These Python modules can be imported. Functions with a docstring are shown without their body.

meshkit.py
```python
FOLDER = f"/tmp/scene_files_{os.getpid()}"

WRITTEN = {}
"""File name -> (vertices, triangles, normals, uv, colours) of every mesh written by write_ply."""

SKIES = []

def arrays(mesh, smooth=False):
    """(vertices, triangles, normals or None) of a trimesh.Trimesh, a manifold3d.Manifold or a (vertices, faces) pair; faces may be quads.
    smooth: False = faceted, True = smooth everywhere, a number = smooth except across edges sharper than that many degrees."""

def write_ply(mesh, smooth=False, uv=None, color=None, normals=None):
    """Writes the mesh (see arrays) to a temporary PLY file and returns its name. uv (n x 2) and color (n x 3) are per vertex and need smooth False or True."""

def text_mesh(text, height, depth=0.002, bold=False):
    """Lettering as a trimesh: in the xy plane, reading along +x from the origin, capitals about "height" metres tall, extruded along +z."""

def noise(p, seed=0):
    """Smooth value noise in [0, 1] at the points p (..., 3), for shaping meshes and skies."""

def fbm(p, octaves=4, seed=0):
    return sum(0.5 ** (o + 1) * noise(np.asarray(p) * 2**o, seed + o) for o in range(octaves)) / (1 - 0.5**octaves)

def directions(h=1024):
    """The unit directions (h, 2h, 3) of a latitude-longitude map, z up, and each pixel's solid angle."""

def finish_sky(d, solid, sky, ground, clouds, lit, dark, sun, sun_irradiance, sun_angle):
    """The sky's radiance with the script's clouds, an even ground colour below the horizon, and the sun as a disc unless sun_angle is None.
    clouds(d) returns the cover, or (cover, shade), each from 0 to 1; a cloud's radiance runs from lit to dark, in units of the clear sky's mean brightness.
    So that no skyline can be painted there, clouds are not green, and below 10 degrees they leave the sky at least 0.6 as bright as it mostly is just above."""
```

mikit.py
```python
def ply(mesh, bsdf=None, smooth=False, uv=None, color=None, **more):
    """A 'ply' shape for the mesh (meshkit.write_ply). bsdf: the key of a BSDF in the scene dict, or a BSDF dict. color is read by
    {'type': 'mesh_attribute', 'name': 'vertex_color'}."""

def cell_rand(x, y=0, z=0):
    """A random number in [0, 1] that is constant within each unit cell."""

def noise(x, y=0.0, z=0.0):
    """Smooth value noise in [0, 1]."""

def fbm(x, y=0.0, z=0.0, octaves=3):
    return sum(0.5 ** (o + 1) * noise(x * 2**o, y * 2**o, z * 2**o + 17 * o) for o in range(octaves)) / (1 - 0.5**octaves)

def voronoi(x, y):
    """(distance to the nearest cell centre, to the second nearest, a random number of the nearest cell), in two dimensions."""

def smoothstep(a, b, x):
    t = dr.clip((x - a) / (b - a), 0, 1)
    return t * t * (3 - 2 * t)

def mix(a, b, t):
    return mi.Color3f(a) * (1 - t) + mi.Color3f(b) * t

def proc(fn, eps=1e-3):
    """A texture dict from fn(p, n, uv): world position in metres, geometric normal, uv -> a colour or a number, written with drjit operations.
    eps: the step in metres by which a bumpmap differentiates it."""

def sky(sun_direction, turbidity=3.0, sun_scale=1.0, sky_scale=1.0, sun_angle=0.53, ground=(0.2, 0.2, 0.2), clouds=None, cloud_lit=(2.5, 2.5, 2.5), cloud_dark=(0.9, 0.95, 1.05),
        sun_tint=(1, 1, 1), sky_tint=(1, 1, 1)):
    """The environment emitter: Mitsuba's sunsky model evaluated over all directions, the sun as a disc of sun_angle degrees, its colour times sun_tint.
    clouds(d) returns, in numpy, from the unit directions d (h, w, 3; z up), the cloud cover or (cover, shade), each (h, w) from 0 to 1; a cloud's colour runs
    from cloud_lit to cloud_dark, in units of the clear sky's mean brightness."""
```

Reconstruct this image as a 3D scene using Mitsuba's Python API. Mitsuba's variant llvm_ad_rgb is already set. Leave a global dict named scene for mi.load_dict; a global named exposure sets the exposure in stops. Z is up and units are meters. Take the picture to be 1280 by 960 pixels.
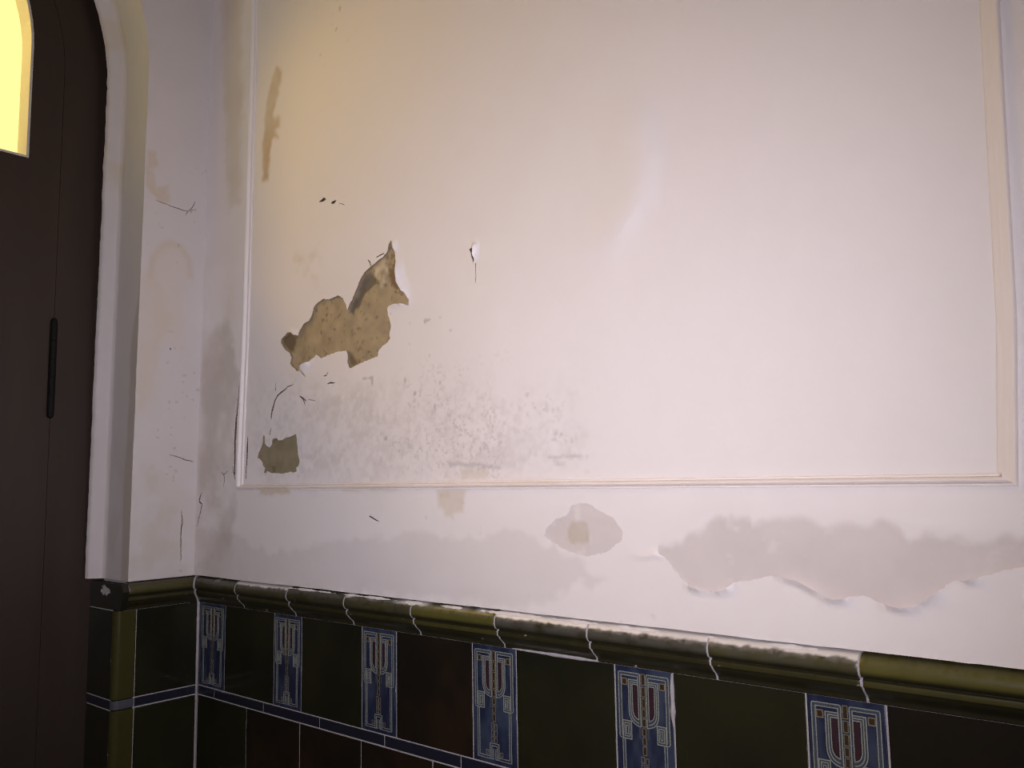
"""Tiled lobby: damp plaster wall over a dado of glazed tiles, arched door with a lit fanlight, lit by the phone's flash."""
import json, math
import numpy as np, trimesh, shapely
import shapely.geometry as sg
from shapely.ops import unary_union
from scipy.spatial import Delaunay
import drjit as dr
import mitsuba as mi
import mikit, meshkit
from mikit import proc, noise, fbm

T = mi.ScalarTransform4f
rng = np.random.default_rng(7)
ZT = 1.25                      # height of the top edge of the wall tiles above the floor (m)
scene, labels = {}, {}

# ------------------------------------------------------------------ camera, lights, exposure
CAM = np.array([1.5398, -0.8772, 0.2198 + ZT])
yaw, pitch, roll = map(math.radians, (130.471, 6.338, -0.950))
FWD = np.array([math.cos(pitch) * math.cos(yaw), math.cos(pitch) * math.sin(yaw), math.sin(pitch)])
RIGHT = np.cross(FWD, [0, 0, 1]); RIGHT /= np.linalg.norm(RIGHT)
UP0 = np.cross(RIGHT, FWD)
UP = -math.sin(roll) * RIGHT + math.cos(roll) * UP0
scene['camera'] = {'type': 'perspective', 'fov': math.degrees(2 * math.atan(640 / 1073.19)), 'fov_axis': 'x', 'near_clip': 0.02, 'far_clip': 50.0,
                   'to_world': T().look_at(origin=CAM.tolist(), target=(CAM + FWD).tolist(), up=UP.tolist())}
exposure = 0.0
# the phone's flash, beside its lens
flash = CAM + 0.012 * RIGHT + 0.004 * UP - 0.004 * FWD
aim = flash + FWD - 0.17 * RIGHT
scene['phone_flash'] = {'type': 'spot', 'to_world': T().look_at(origin=flash.tolist(), target=aim.tolist(), up=UP.tolist()),
                        'intensity': {'type': 'rgb', 'value': [4.05, 3.75, 4.02]}, 'cutoff_angle': 54.0, 'beam_width': 9.0}
FANLIGHT = [1.25, 1.03, 0.34]    # glow of the obscured fanlight glass
LAMP = [46.0, 30.0, 7.0]         # unseen lamp panel added beyond the door, its light falls through the fanlight

F = json.loads('''{"hole_large":[[570.5,585.8],[576.6,578.1],[578.1,568.7],[580.3,556.6],[584.1,544.3],[585.5,531.2],[589.2,517.7],[595.9,507.7],[605.0,497.4],[610.4,486.4],[608.6,479.1],[595.8,484.8],[582.8,486.0],[565.9,484.8],[560.1,482.3],[562.0,473.0],[567.7,459.4],[568.8,451.6],[565.8,441.7],[566.9,433.9],[562.0,429.4],[550.6,425.6],[540.9,418.9],[538.2,410.2],[527.3,408.8],[517.5,407.2],[503.5,404.7],[489.4,402.2],[477.2,398.9],[471.0,400.0],[466.8,408.4],[467.5,419.0],[464.5,427.4],[449.8,427.7],[432.8,427.6],[415.5,424.6],[397.9,422.3],[391.2,427.2],[384.5,429.3],[377.8,424.4],[366.5,418.6],[350.5,416.0],[341.3,409.9],[343.7,405.4],[332.0,407.9],[322.4,414.5],[312.7,421.2],[315.8,432.3],[309.9,441.6],[300.2,445.5],[292.7,452.2],[285.2,460.3],[285.0,467.6],[297.1,473.4],[301.9,477.2],[316.4,474.8],[326.1,469.9],[335.6,467.3],[338.7,475.4],[349.3,485.5],[365.4,490.4],[372.1,498.0],[376.5,510.1],[387.7,516.9],[401.1,520.5],[416.6,517.6],[429.7,519.0],[440.5,520.1],[453.3,514.0],[457.6,506.5],[461.9,500.5],[464.1,492.0],[468.2,499.6],[478.5,511.5],[486.7,523.7],[494.8,535.9],[505.0,546.2],[519.0,553.1],[534.9,559.6],[546.6,562.8],[556.3,567.6],[562.1,574.3],[564.0,583.1]],"cement_a":[[464.1,490.7],[478.5,511.5],[494.8,535.9],[505.0,544.9],[523.0,541.8],[533.0,532.2],[523.1,523.3],[503.0,518.5],[486.8,502.2],[478.7,484.6]],"cream_a":[[527.0,554.4],[550.5,559.4],[562.1,548.2],[562.1,527.4],[542.8,525.3],[523.1,531.2],[523.0,544.5]],"brown_a":[[564.0,584.5],[577.4,568.8],[584.8,536.4],[592.2,504.5],[577.2,504.2],[565.9,524.1],[562.1,553.4]],"dark_a1":[[285.0,467.6],[299.5,477.5],[328.4,469.6],[321.6,454.6],[309.9,441.6],[290.3,452.4]],"dark_a2":[[466.7,424.5],[479.1,415.1],[489.4,406.1],[477.2,398.9],[468.9,402.9]],"hole_square":[[238.1,304.3],[241.4,301.4],[241.7,290.3],[248.7,283.5],[256.8,280.9],[262.7,286.0],[264.8,296.2],[272.3,297.0],[278.2,295.6],[283.0,292.0],[289.9,292.9],[297.6,294.8],[309.1,296.6],[320.4,298.3],[333.5,299.9],[334.8,291.0],[337.6,277.5],[340.5,262.0],[343.6,254.2],[340.8,248.7],[334.5,245.6],[335.8,238.9],[329.1,236.8],[317.8,239.2],[310.3,237.2],[295.1,235.8],[279.6,236.6],[259.9,238.0],[249.8,241.7],[244.8,236.0],[241.1,238.4],[243.7,246.4],[237.5,251.1],[233.3,258.1],[225.0,263.0],[219.6,264.3],[223.5,272.4],[228.6,280.3],[234.5,288.2],[236.3,297.5]],"hole_slit":[[743.5,549.1],[744.6,538.9],[743.8,526.6],[741.7,520.7],[739.1,527.4],[736.5,535.4],[733.3,542.3],[738.7,542.0],[740.8,547.2]],"speck1":[[388.0,688.5],[395.1,690.5],[402.2,693.1],[408.4,688.7],[402.3,686.5],[395.2,686.9]],"speck2":[[421.1,678.6],[427.1,681.4],[435.4,681.3],[432.7,677.7],[427.2,676.0]],"patch_round":[[857.2,148.3],[860.7,158.3],[873.7,168.5],[886.3,172.4],[897.3,178.6],[899.7,186.0],[911.4,189.7],[923.4,189.8],[935.1,185.0],[946.5,179.2],[960.7,173.5],[968.8,165.5],[974.7,156.4],[973.2,147.1],[962.3,139.7],[950.7,132.3],[936.1,128.9],[921.4,126.3],[906.5,128.1],[891.4,132.3],[872.9,138.9]],"patch_inner":[[889.1,159.0],[898.5,165.3],[913.7,167.2],[922.6,163.3],[922.2,152.6],[923.5,145.4],[912.9,140.3],[897.7,139.8],[891.9,149.3]],"patch_long":[[1022.6,142.8],[1031.0,150.1],[1051.1,155.8],[1059.3,164.6],[1075.1,171.8],[1094.4,183.8],[1112.9,186.3],[1134.2,182.6],[1137.4,176.8],[1158.4,184.5],[1181.9,185.6],[1201.2,183.3],[1213.6,178.9],[1232.1,179.1],[1256.0,179.5],[1267.9,184.1],[1284.5,177.0],[1290.9,168.4],[1306.1,171.6],[1319.6,173.3],[1335.2,172.2],[1350.2,168.4],[1365.2,170.2],[1375.1,173.1],[1385.5,168.0],[1398.6,171.0],[1414.3,168.7],[1417.9,157.2],[1412.5,144.0],[1398.6,139.4],[1386.8,137.5],[1374.8,135.6],[1360.0,130.7],[1347.3,125.9],[1337.1,123.9],[1326.6,121.1],[1315.7,113.7],[1304.5,105.0],[1293.2,97.1],[1282.1,94.8],[1268.2,96.5],[1257.0,100.0],[1248.5,103.8],[1233.5,101.2],[1221.3,98.2],[1209.0,99.4],[1196.9,107.6],[1184.4,113.0],[1171.6,116.2],[1154.9,117.4],[1137.6,111.6],[1123.5,109.1],[1112.7,106.8],[1105.1,99.8],[1094.0,95.8],[1079.2,96.4],[1064.2,98.7],[1052.9,106.4],[1043.5,114.4],[1037.9,122.7],[1030.1,129.2],[1022.2,134.1]],"lips":[[[1088.5,95.4],[1105.1,99.8],[1113.4,106.9]],[[1165.0,116.5],[1184.4,113.0],[1196.9,107.6],[1207.5,100.2]],[[1209.0,98.8],[1221.3,98.2],[1235.0,101.6]],[[1265.4,96.9],[1282.1,94.8],[1294.5,96.9]],[[1296.1,99.3],[1304.5,105.0],[1316.2,113.7]],[[1335.8,123.8],[1348.5,126.0]],[[1056.5,100.6],[1079.2,96.4]]],"lip_left":[[984.6,131.4],[1001.4,128.9],[1018.1,132.1],[1032.1,128.2]],"flap_right":[[580.3,556.6],[584.8,541.6],[589.2,517.7],[599.5,503.3],[610.4,483.9]],"flap_top":[[571.7,584.3],[577.4,576.6],[579.6,567.1]],"flap_bl":[[341.3,408.5],[352.8,415.8],[371.0,419.5]],"flap_l":[[304.3,476.9],[326.1,469.9],[336.9,471.4]],"flap_b":[[562.0,482.0],[582.8,485.4],[606.8,479.4]],"flap_c":[[744.2,551.0],[745.0,538.8],[743.7,524.1]],"cracks":[[[[322.5,384.7],[307.3,382.4],[292.0,375.4],[276.5,369.2],[269.6,360.5],[264.3,349.3],[260.2,335.6],[258.8,329.9]],[0.6,1.0,1.3,1.6,1.6,1.8,2.2,1.2]],[[[260.3,317.2],[258.1,310.3],[256.3,302.4]],[0.5,1,1]],[[[272.7,392.6],[271.9,378.8]],[0.4,0.9]],[[[341.6,364.7],[349.1,360.4],[360.2,355.1]],[1,1.8,0.6]],[[[349.1,361.5],[354.0,354.4],[358.2,347.9]],[1,1.2,0.6]],[[[367.5,356.1],[376.6,354.6],[385.6,352.6]],[0.4,0.6,0.4]],[[[406.3,391.7],[413.3,392.6],[417.4,397.2]],[0.8,1,0.6]],[[[416.2,378.6],[423.8,380.1],[434.8,378.3]],[0.8,1.4,0.5]],[[[342.7,406.9],[348.4,401.9],[356.6,395.5]],[0.6,1.2,0.5]],[[[159.8,417.0],[157.9,395.2],[154.7,361.4],[150.0,332.6],[148.4,303.7],[148.5,274.8],[149.0,236.4]],[0.6,0.8,1.6,3.6,3.6,3.2,1.2]],[[[188.5,301.9],[187.8,283.0],[187.8,268.8],[185.8,249.9],[184.4,228.8]],[0.8,2.6,2.2,1.4,1]],[[[141.0,250.9],[146.7,237.6],[148.8,226.8]],[0.6,1.8,1]],[[[105.3,242.0],[112.2,236.4],[114.6,227.3],[113.1,214.6]],[0.6,1.2,1,0.4]],[[[112.2,236.4],[125.4,243.4]],[0.8,0.5]],[[[33.6,203.9],[27.2,187.0],[38.1,183.4],[31.8,164.7],[22.0,142.2]],[1.2,2,1.4,1.2,1]],[[[745.0,518.9],[745.8,508.8],[745.3,499.0],[745.9,491.5]],[0.7,0.5,0.6,0.4]],[[[441.0,674.4],[448.7,671.2],[456.4,667.9]],[0.4,0.6,0.4]],[[[533.7,566.4],[544.0,568.6],[553.4,569.1]],[0.5,1.2,0.8]],[[[514.9,565.6],[519.5,561.4],[521.2,556.1]],[1,1.2,1]],[[[519.3,167.6],[528.6,164.7],[540.1,160.8]],[1.2,1.4,0.6]]],"stain_streak":[[260.1,970.8],[275.7,963.5],[274.5,927.1],[261.7,902.6],[254.1,884.5],[271.2,867.2],[271.5,855.0],[256.2,851.3],[268.6,835.7],[248.6,833.2],[239.3,799.2],[236.8,763.3],[223.1,765.9],[219.3,804.4],[220.3,845.1],[224.8,880.9],[230.9,912.1],[240.4,942.2]],"stain_band":[[68.3,1241.5],[132.4,1214.5],[149.4,949.5],[148.0,746.9],[107.1,740.6],[84.5,969.9]],"stain_mould":[[[228.4,214.8],[315.3,214.2],[315.6,200.9],[228.8,201.0]],[[710.1,236.6],[760.8,235.5],[763.5,221.6],[711.4,220.1]],[[664.2,207.2],[721.9,206.9],[718.4,176.5],[687.6,169.6],[668.8,181.5]],[[805.7,218.9],[884.5,218.0],[884.4,212.0],[805.5,210.6]],[[459.2,213.1],[589.0,214.5],[589.0,207.5],[459.2,206.9]]],"stain_grey":[[[688.5,245.9],[749.3,242.2],[783.8,239.2],[783.7,235.0],[749.2,235.7],[691.6,238.1]],[[865.1,250.4],[885.3,245.8],[919.9,248.7],[919.7,243.8],[885.2,242.8],[867.5,244.3]],[[872.6,243.2],[892.7,240.6],[892.6,237.7],[875.0,239.1]]],"damp":[[-8.0,145.3],[168.7,125.1],[278.8,104.5],[399.3,119.6],[498.4,135.2],[622.8,147.0],[687.3,144.3],[747.6,142.9],[811.1,154.0],[869.6,133.8],[952.6,104.4],[802.2,55.1],[622.3,57.0],[9.4,26.7]],"damp_corner":[[23.1,489.1],[114.8,531.4],[159.0,414.6],[163.4,283.8],[155.4,212.5],[149.5,85.1],[19.5,56.8],[17.4,228.4]],"damp_panel":[[210.4,409.9],[437.6,376.3],[624.0,337.1],[751.1,349.8],[912.2,316.2],[928.5,256.2],[805.8,224.1],[553.6,219.6],[240.4,218.9],[209.2,282.2]],"speckle":[[553.6,317.9],[624.2,372.3],[751.6,382.8],[808.2,334.3],[906.7,336.6],[922.1,241.8],[806.6,260.6],[778.0,229.8],[589.1,230.9]],"blister":[[1015.4,647.2],[1024.5,594.9],[1013.8,548.3],[978.2,506.4]],"smear":[[302.5,611.3],[381.9,610.3],[410.6,557.6],[393.7,540.2],[337.8,576.9]],"mould":[[164.6,443.4],[178.7,209.5],[1385.0,212.0],[1379.4,354.0],[1191.2,216.7],[1190.7,207.8],[1384.6,207.1]],"L_ochre":[[[-138.4,838.0],[-122.6,840.4],[-120.8,817.8],[-133.8,805.9],[-120.0,776.1],[-98.9,781.5],[-93.5,753.3],[-114.5,744.1],[-128.0,765.8],[-139.1,771.3],[-140.0,804.2]]],"L_ring":[[-125.9,604.7],[-121.2,640.3],[-105.1,664.7],[-88.1,674.3],[-68.7,670.4],[-51.6,648.7],[-47.2,618.2]],"L_tan":[[-150.2,608.0],[-122.9,605.2],[-98.3,571.4],[-80.9,528.2],[-108.7,479.6],[-100.2,420.7],[-120.1,345.7],[-145.3,344.5]],"L_low":[[-144.7,258.4],[-70.1,243.8],[-51.5,169.5],[-56.1,81.6],[-142.5,67.7]],"L_spots":[[-82.0,473.4],[-50.1,743.5],[-42.8,724.6],[-47.3,270.6],[-29.3,263.2],[-188.1,807.2]],"L_cracks":[[[[-120.9,750.2],[-89.2,745.4],[-61.6,742.5],[-40.4,750.6]],[0.4,0.7,0.9,0.5]],[[[-61.4,736.2],[-47.2,755.3],[-42.6,766.0]],[0.4,0.8,0.4]],[[[-76.0,276.3],[-55.3,270.5],[-42.3,266.1],[-29.3,263.2]],[0.4,0.6,0.9,0.5]],[[[-48.4,172.3],[-46.1,151.5],[-48.6,133.9],[-46.6,80.9]],[0.5,1.4,1,0.5]]],"arris":[[-157.8,1127.8],[-148.6,1092.1],[-141.5,1031.8],[-141.2,984.7],[-143.6,929.3],[-146.1,838.9],[-144.4,759.8],[-146.4,623.6],[-145.5,402.5],[-146.4,229.9],[-145.1,60.9]]}''')

def mm(a): return np.array(a, float) / 1000.0

# ------------------------------------------------------------------ helpers
def nz(p, s, seed=0, octaves=3):
    p = np.asarray(p, float)
    q = np.concatenate([p * s, np.full(p.shape[:-1] + (3 - p.shape[-1],), 0.37)], -1)
    return meshkit.fbm(q + 50.0, octaves, seed)

def up_z(v):
    v = np.array(v, float); v[:, 2] += ZT
    return v

_taken = {}
def numbered(name):
    n = _taken.get(name, -1) + 1; _taken[name] = n
    return name if n == 0 else f'{name}_{n:03d}'

def add(name, mesh, mat, parent=None, label=None, smooth=False, uv=None, color=None, ply=None, to_world=None, **more):
    key = numbered((parent + '__' if parent else '') + name)
    if ply is None:
        v, f = (mesh.vertices, mesh.faces) if hasattr(mesh, 'vertices') else mesh
        ply = mikit.ply((up_z(v), np.asarray(f, int)), mat, smooth=smooth, uv=uv, color=color, **more)
    if to_world is not None: ply = {**ply, 'to_world': to_world}
    scene[key] = ply
    if label: labels[key] = {'label': label}
    return key

def struct(key, label):
    labels[key] = {'label': label, 'category': {'wall': 'wall', 'trim': 'trim', 'door': 'door', 'floor': 'floor', 'ceil': 'ceiling'}[key[:5].split('_')[0][:5] if not key.startswith('ceil') else 'ceil'], 'kind': 'structure'}

def resample(pts, step, closed=True):
    p = np.asarray(pts, float)
    if closed: p = np.vstack([p, p[:1]])
    s = np.r_[0, np.cumsum(np.linalg.norm(np.diff(p, axis=0), axis=1))]
    n = max(3, int(round(s[-1] / step)))
    t = np.linspace(0, s[-1], n + 1)
    q = np.stack([np.interp(t, s, p[:, k]) for k in range(p.shape[1])], 1)
    return q[:-1] if closed else q

def ragged(pts, step=0.0016, amp=0.0011, seed=1):
    q = resample(pts, step)
    j = np.stack([nz(q, 260, seed, 3), nz(q, 260, seed + 31, 3)], 1) - 0.5
    pg = sg.Polygon(q + 2 * amp * j)
    return pg if pg.is_valid else max(getattr(pg.buffer(0), 'geoms', [pg.buffer(0)]), key=lambda g: g.area)

def crack_polygon(pts, widths, seed):
    p = resample(mm(pts), 0.003, closed=False)
    s = np.linspace(0, 1, len(p)); w = np.interp(s, np.linspace(0, 1, len(widths)), widths) * 1.4 / 1000
    p = p + 0.0016 * (np.stack([nz(p, 150, seed), nz(p, 150, seed + 9)], 1) - 0.5) * 2
    w = w * (0.55 + 0.9 * nz(p, 240, seed + 5))
    d = np.gradient(p, axis=0); d /= np.linalg.norm(d, axis=1, keepdims=True) + 1e-12
    n = np.stack([-d[:, 1], d[:, 0]], 1)
    pg = sg.Polygon(np.vstack([p + n * w[:, None] / 2, (p - n * w[:, None] / 2)[::-1]])).buffer(0.0001)
    return pg

def seg_dist(P, line):
    """Distance of the points to an open polyline and the place 0..1 along it."""
    line = np.asarray(line, float)
    L = np.r_[0, np.cumsum(np.linalg.norm(np.diff(line, axis=0), axis=1))]
    best, at = np.full(len(P), 9.0), np.zeros(len(P))
    for i in range(len(line) - 1):
        a, b = line[i], line[i + 1]; ab = b - a
        t = np.clip(((P - a) @ ab) / (ab @ ab), 0, 1)
        d = np.linalg.norm(P - a - t[:, None] * ab, axis=1)
        m = d < best
        best[m] = d[m]; at[m] = (L[i] + t[m] * (L[i + 1] - L[i])) / L[-1]
    return best, at

def sstep(a, b, x):
    t = np.clip((x - a) / (b - a), 0, 1)
    return t * t * (3 - 2 * t)

def stain(P, poly, soft=0.004, wob=0.004, seed=3):
    """0..1 coverage of a stain with this outline (metres), its edge soft and wandering."""
    poly = np.asarray(poly, float)
    lo, hi = poly.min(0) - 3 * soft - 2 * wob, poly.max(0) + 3 * soft + 2 * wob
    out = np.zeros(len(P))
    i = np.nonzero(np.all((P > lo) & (P < hi), axis=1))[0]
    if len(i) == 0: return out
    q = P[i] + 2 * wob * (np.stack([nz(P[i], 55, seed), nz(P[i], 55, seed + 17)], 1) - 0.5) * 2
    d, _ = seg_dist(q, np.vstack([poly, poly[:1]]))
    d = np.where(shapely.contains_xy(sg.Polygon(poly).buffer(0), q[:, 0], q[:, 1]), d, -d)
    out[i] = sstep(-soft, soft, d)
    return out

def lerp(c, col, a):
    return c + (np.asarray(col, float) - c) * np.clip(a, 0, 1)[:, None]

def triangulate(P, region):
    f = Delaunay(P).simplices
    c = P[f].mean(1)
    f = f[shapely.contains_xy(region, c[:, 0], c[:, 1])]
    a = P[f]
    area = np.cross(a[:, 1] - a[:, 0], a[:, 2] - a[:, 0])
    f = f[np.abs(area) > 1e-12]; area = area[np.abs(area) > 1e-12]
    f[area < 0] = f[area < 0][:, ::-1]
    used = np.unique(f)
    m = np.full(len(P), -1); m[used] = np.arange(len(used))
    return P[used], m[f]

def grid(x0, x1, y0, y1, step, jit=0.25):
    nx, ny = max(2, int(round((x1 - x0) / step)) + 1), max(2, int(round((y1 - y0) / step)) + 1)
    x, y = np.meshgrid(np.linspace(x0, x1, nx), np.linspace(y0, y1, ny))
    j = rng.uniform(-jit, jit, (ny, nx, 2)) * step
    j[0] = j[-1] = 0; j[:, 0] = j[:, -1] = 0
    return np.stack([x + j[..., 0], y + j[..., 1]], -1).reshape(-1, 2)

def sweep(path, frames, profile, closed_profile=False):
    """Rows of points: path[i] + profile[j] in frame i (two axes each). Returns vertices, quads as triangles, and (i, j) shape."""
    n, m = len(path), len(profile)
    v = np.array([path[i] + profile[j][0] * frames[i][0] + profile[j][1] * frames[i][1] for i in range(n) for j in range(m)])
    f = []
    mm_ = m if closed_profile else m - 1
    for i in range(n - 1):
        for j in range(mm_):
            a, b, c, d = i * m + j, i * m + (j + 1) % m, (i + 1) * m + (j + 1) % m, (i + 1) * m + j
            f += [(a, b, c), (a, c, d)]
    return v, np.array(f)

def box(x0, x1, y0, y1, z0, z1):
    m = trimesh.creation.box(extents=(x1 - x0, y1 - y0, z1 - z0))
    m.apply_translation(((x0 + x1) / 2, (y0 + y1) / 2, (z0 + z1) / 2))
    return m

def extrude(poly, depth):
    gs = [g for g in getattr(poly, 'geoms', [poly]) if g.area > 1e-9]
    return trimesh.util.concatenate([trimesh.creation.extrude_polygon(g, depth, engine='earcut') for g in gs])

# ------------------------------------------------------------------ materials
def plain(color, rough=0.5, spec=0.5, **more):
    return {'type': 'principled', 'base_color': {'type': 'rgb', 'value': list(color)}, 'roughness': rough, 'specular': spec, **more}

def two(b): return {'type': 'twosided', 'bsdf': b}

def plaster_bump(p, n, uv):
    return (fbm(p.x * 90, p.y * 90, p.z * 90, 3) * 0.00035 + fbm(p.x * 420, p.y * 420, p.z * 420, 2) * 0.00012)

def rough_bump(p, n, uv):
    return fbm(p.x * 160, p.y * 160, p.z * 160, 4) * 0.0012

def glaze_bump(p, n, uv):
    return fbm(p.x * 60, p.y * 60, p.z * 60, 2) * 0.00022

VC = {'type': 'mesh_attribute', 'name': 'vertex_color'}
def bumped(b, fn, eps=4e-4): return {'type': 'bumpmap', 'arbitrary': proc(fn, eps), 'scale': 1.0, 'bsdf': b}

scene['paint'] = two(bumped({'type': 'principled', 'base_color': VC, 'roughness': 0.62, 'specular': 0.25}, plaster_bump))
scene['bare'] = two(bumped({'type': 'principled', 'base_color': VC, 'roughness': 0.95, 'specular': 0.1}, rough_bump))
scene['rail_glaze'] = two(bumped({'type': 'principled', 'base_color': VC, 'roughness': 0.34, 'specular': 0.5}, glaze_bump))
scene['crack_shade'] = two(plain((0.055, 0.042, 0.032), 1.0, 0.0))  # dark colour painted in for the shade deep inside the cracks
scene['rim'] = two(plain((0.26, 0.205, 0.15), 0.95, 0.1))  # edge colour darkened to carry the shade around the holes
scene['lip'] = two(plain((0.66, 0.62, 0.62), 0.8, 0.1))
scene['crack_side'] = two(plain((0.13, 0.10, 0.085), 1.0, 0.0))  # crack sides painted dark for the same shade
scene['grout'] = two(bumped(plain((0.40, 0.38, 0.40), 0.95, 0.1), plaster_bump))
def green(p, n, uv):
    t = fbm(p.x * 9, p.y * 9 + 3, p.z * 7, 3)
    return mikit.mix((0.0120, 0.0125, 0.0075), (0.0190, 0.0190, 0.0090), mikit.smoothstep(0.25, 0.75, t))
def brown(p, n, uv):
    t = fbm(p.x * 12 + 5, p.y * 12, p.z * 10, 3)
    return mikit.mix((0.0125, 0.0105, 0.0075), (0.0240, 0.0145, 0.0090), mikit.smoothstep(0.3, 0.75, t))
def glazed(fn, rough=0.14): return two(bumped({'type': 'principled', 'base_color': proc(fn) if callable(fn) else {'type': 'rgb', 'value': list(fn)}, 'roughness': rough, 'specular': 0.5}, glaze_bump))
scene['green_glaze'] = glazed(green)
scene['brown_glaze'] = glazed(brown)
scene['olive_glaze'] = glazed((0.046, 0.043, 0.013), 0.2)
scene['navy_glaze'] = glazed((0.0165, 0.0175, 0.029), 0.2)
def bluefn(p, n, uv):
    t = fbm(p.x * 70, p.y * 70, p.z * 25, 3)
    return mikit.mix((0.017, 0.022, 0.050), (0.040, 0.052, 0.088), mikit.smoothstep(0.3, 0.75, t))
scene['blue_glaze'] = glazed(bluefn, 0.22)
scene['line_glaze'] = two(plain((0.235, 0.25, 0.225), 0.35))
scene['gold_glaze'] = two(plain((0.165, 0.145, 0.105), 0.35))
scene['plum_glaze'] = two(plain((0.034, 0.017, 0.024), 0.3))
scene['umber_glaze'] = two(plain((0.036, 0.025, 0.014), 0.3))
scene['band_glaze'] = two(plain((0.052, 0.064, 0.086), 0.3))
def doorfn(p, n, uv):
    t = fbm(p.y * 30, p.x * 30, p.z * 3, 3)
    return mikit.mix((0.026, 0.0165, 0.0125), (0.036, 0.024, 0.018), t)
scene['door_paint'] = two({'type': 'principled', 'base_color': proc(doorfn), 'roughness': 0.45, 'specular': 0.4})
scene['dark_metal'] = two(plain((0.006, 0.0055, 0.005), 0.7, 0.2))
scene['cream_paint'] = two(plain((0.56, 0.53, 0.47), 0.6, 0.2))
scene['plain_paint'] = two(plain((0.52, 0.50, 0.51), 0.7, 0.2))

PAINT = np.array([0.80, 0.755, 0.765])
PAINT_LEFT = np.array([0.615, 0.58, 0.585])   # darker paint tone on the door wall

# ------------------------------------------------------------------ wall_right: the main wall, plane y = -0.020 (plaster), y = 0 (tiles)
YP = -0.020
flap_specs = [('flap_right', 0.0085, 0.016), ('flap_top', 0.005, 0.010), ('flap_bl', 0.007, 0.014), ('flap_l', 0.005, 0.010), ('flap_b', 0.004, 0.010), ('flap_c', 0.0065, 0.009)]

def base_h(P):
    h = 0.0030 * (nz(P, 3.1, 4, 2) - 0.5) + 0.0016 * (nz(P, 11, 5, 3) - 0.5)
    d, t = seg_dist(P, mm(F['blister']))
    lo = mm(F['blister'])
    x = P[:, 0] - np.interp(P[:, 1], lo[::-1, 1], lo[::-1, 0])
    along = sstep(0.47, 0.53, P[:, 1]) * (1 - sstep(0.62, 0.70, P[:, 1]))
    h += 0.0056 * along * np.where(x < 0, np.exp(-(x / 0.050) ** 2), np.exp(-(x / 0.022) ** 2))
    return h

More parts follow.
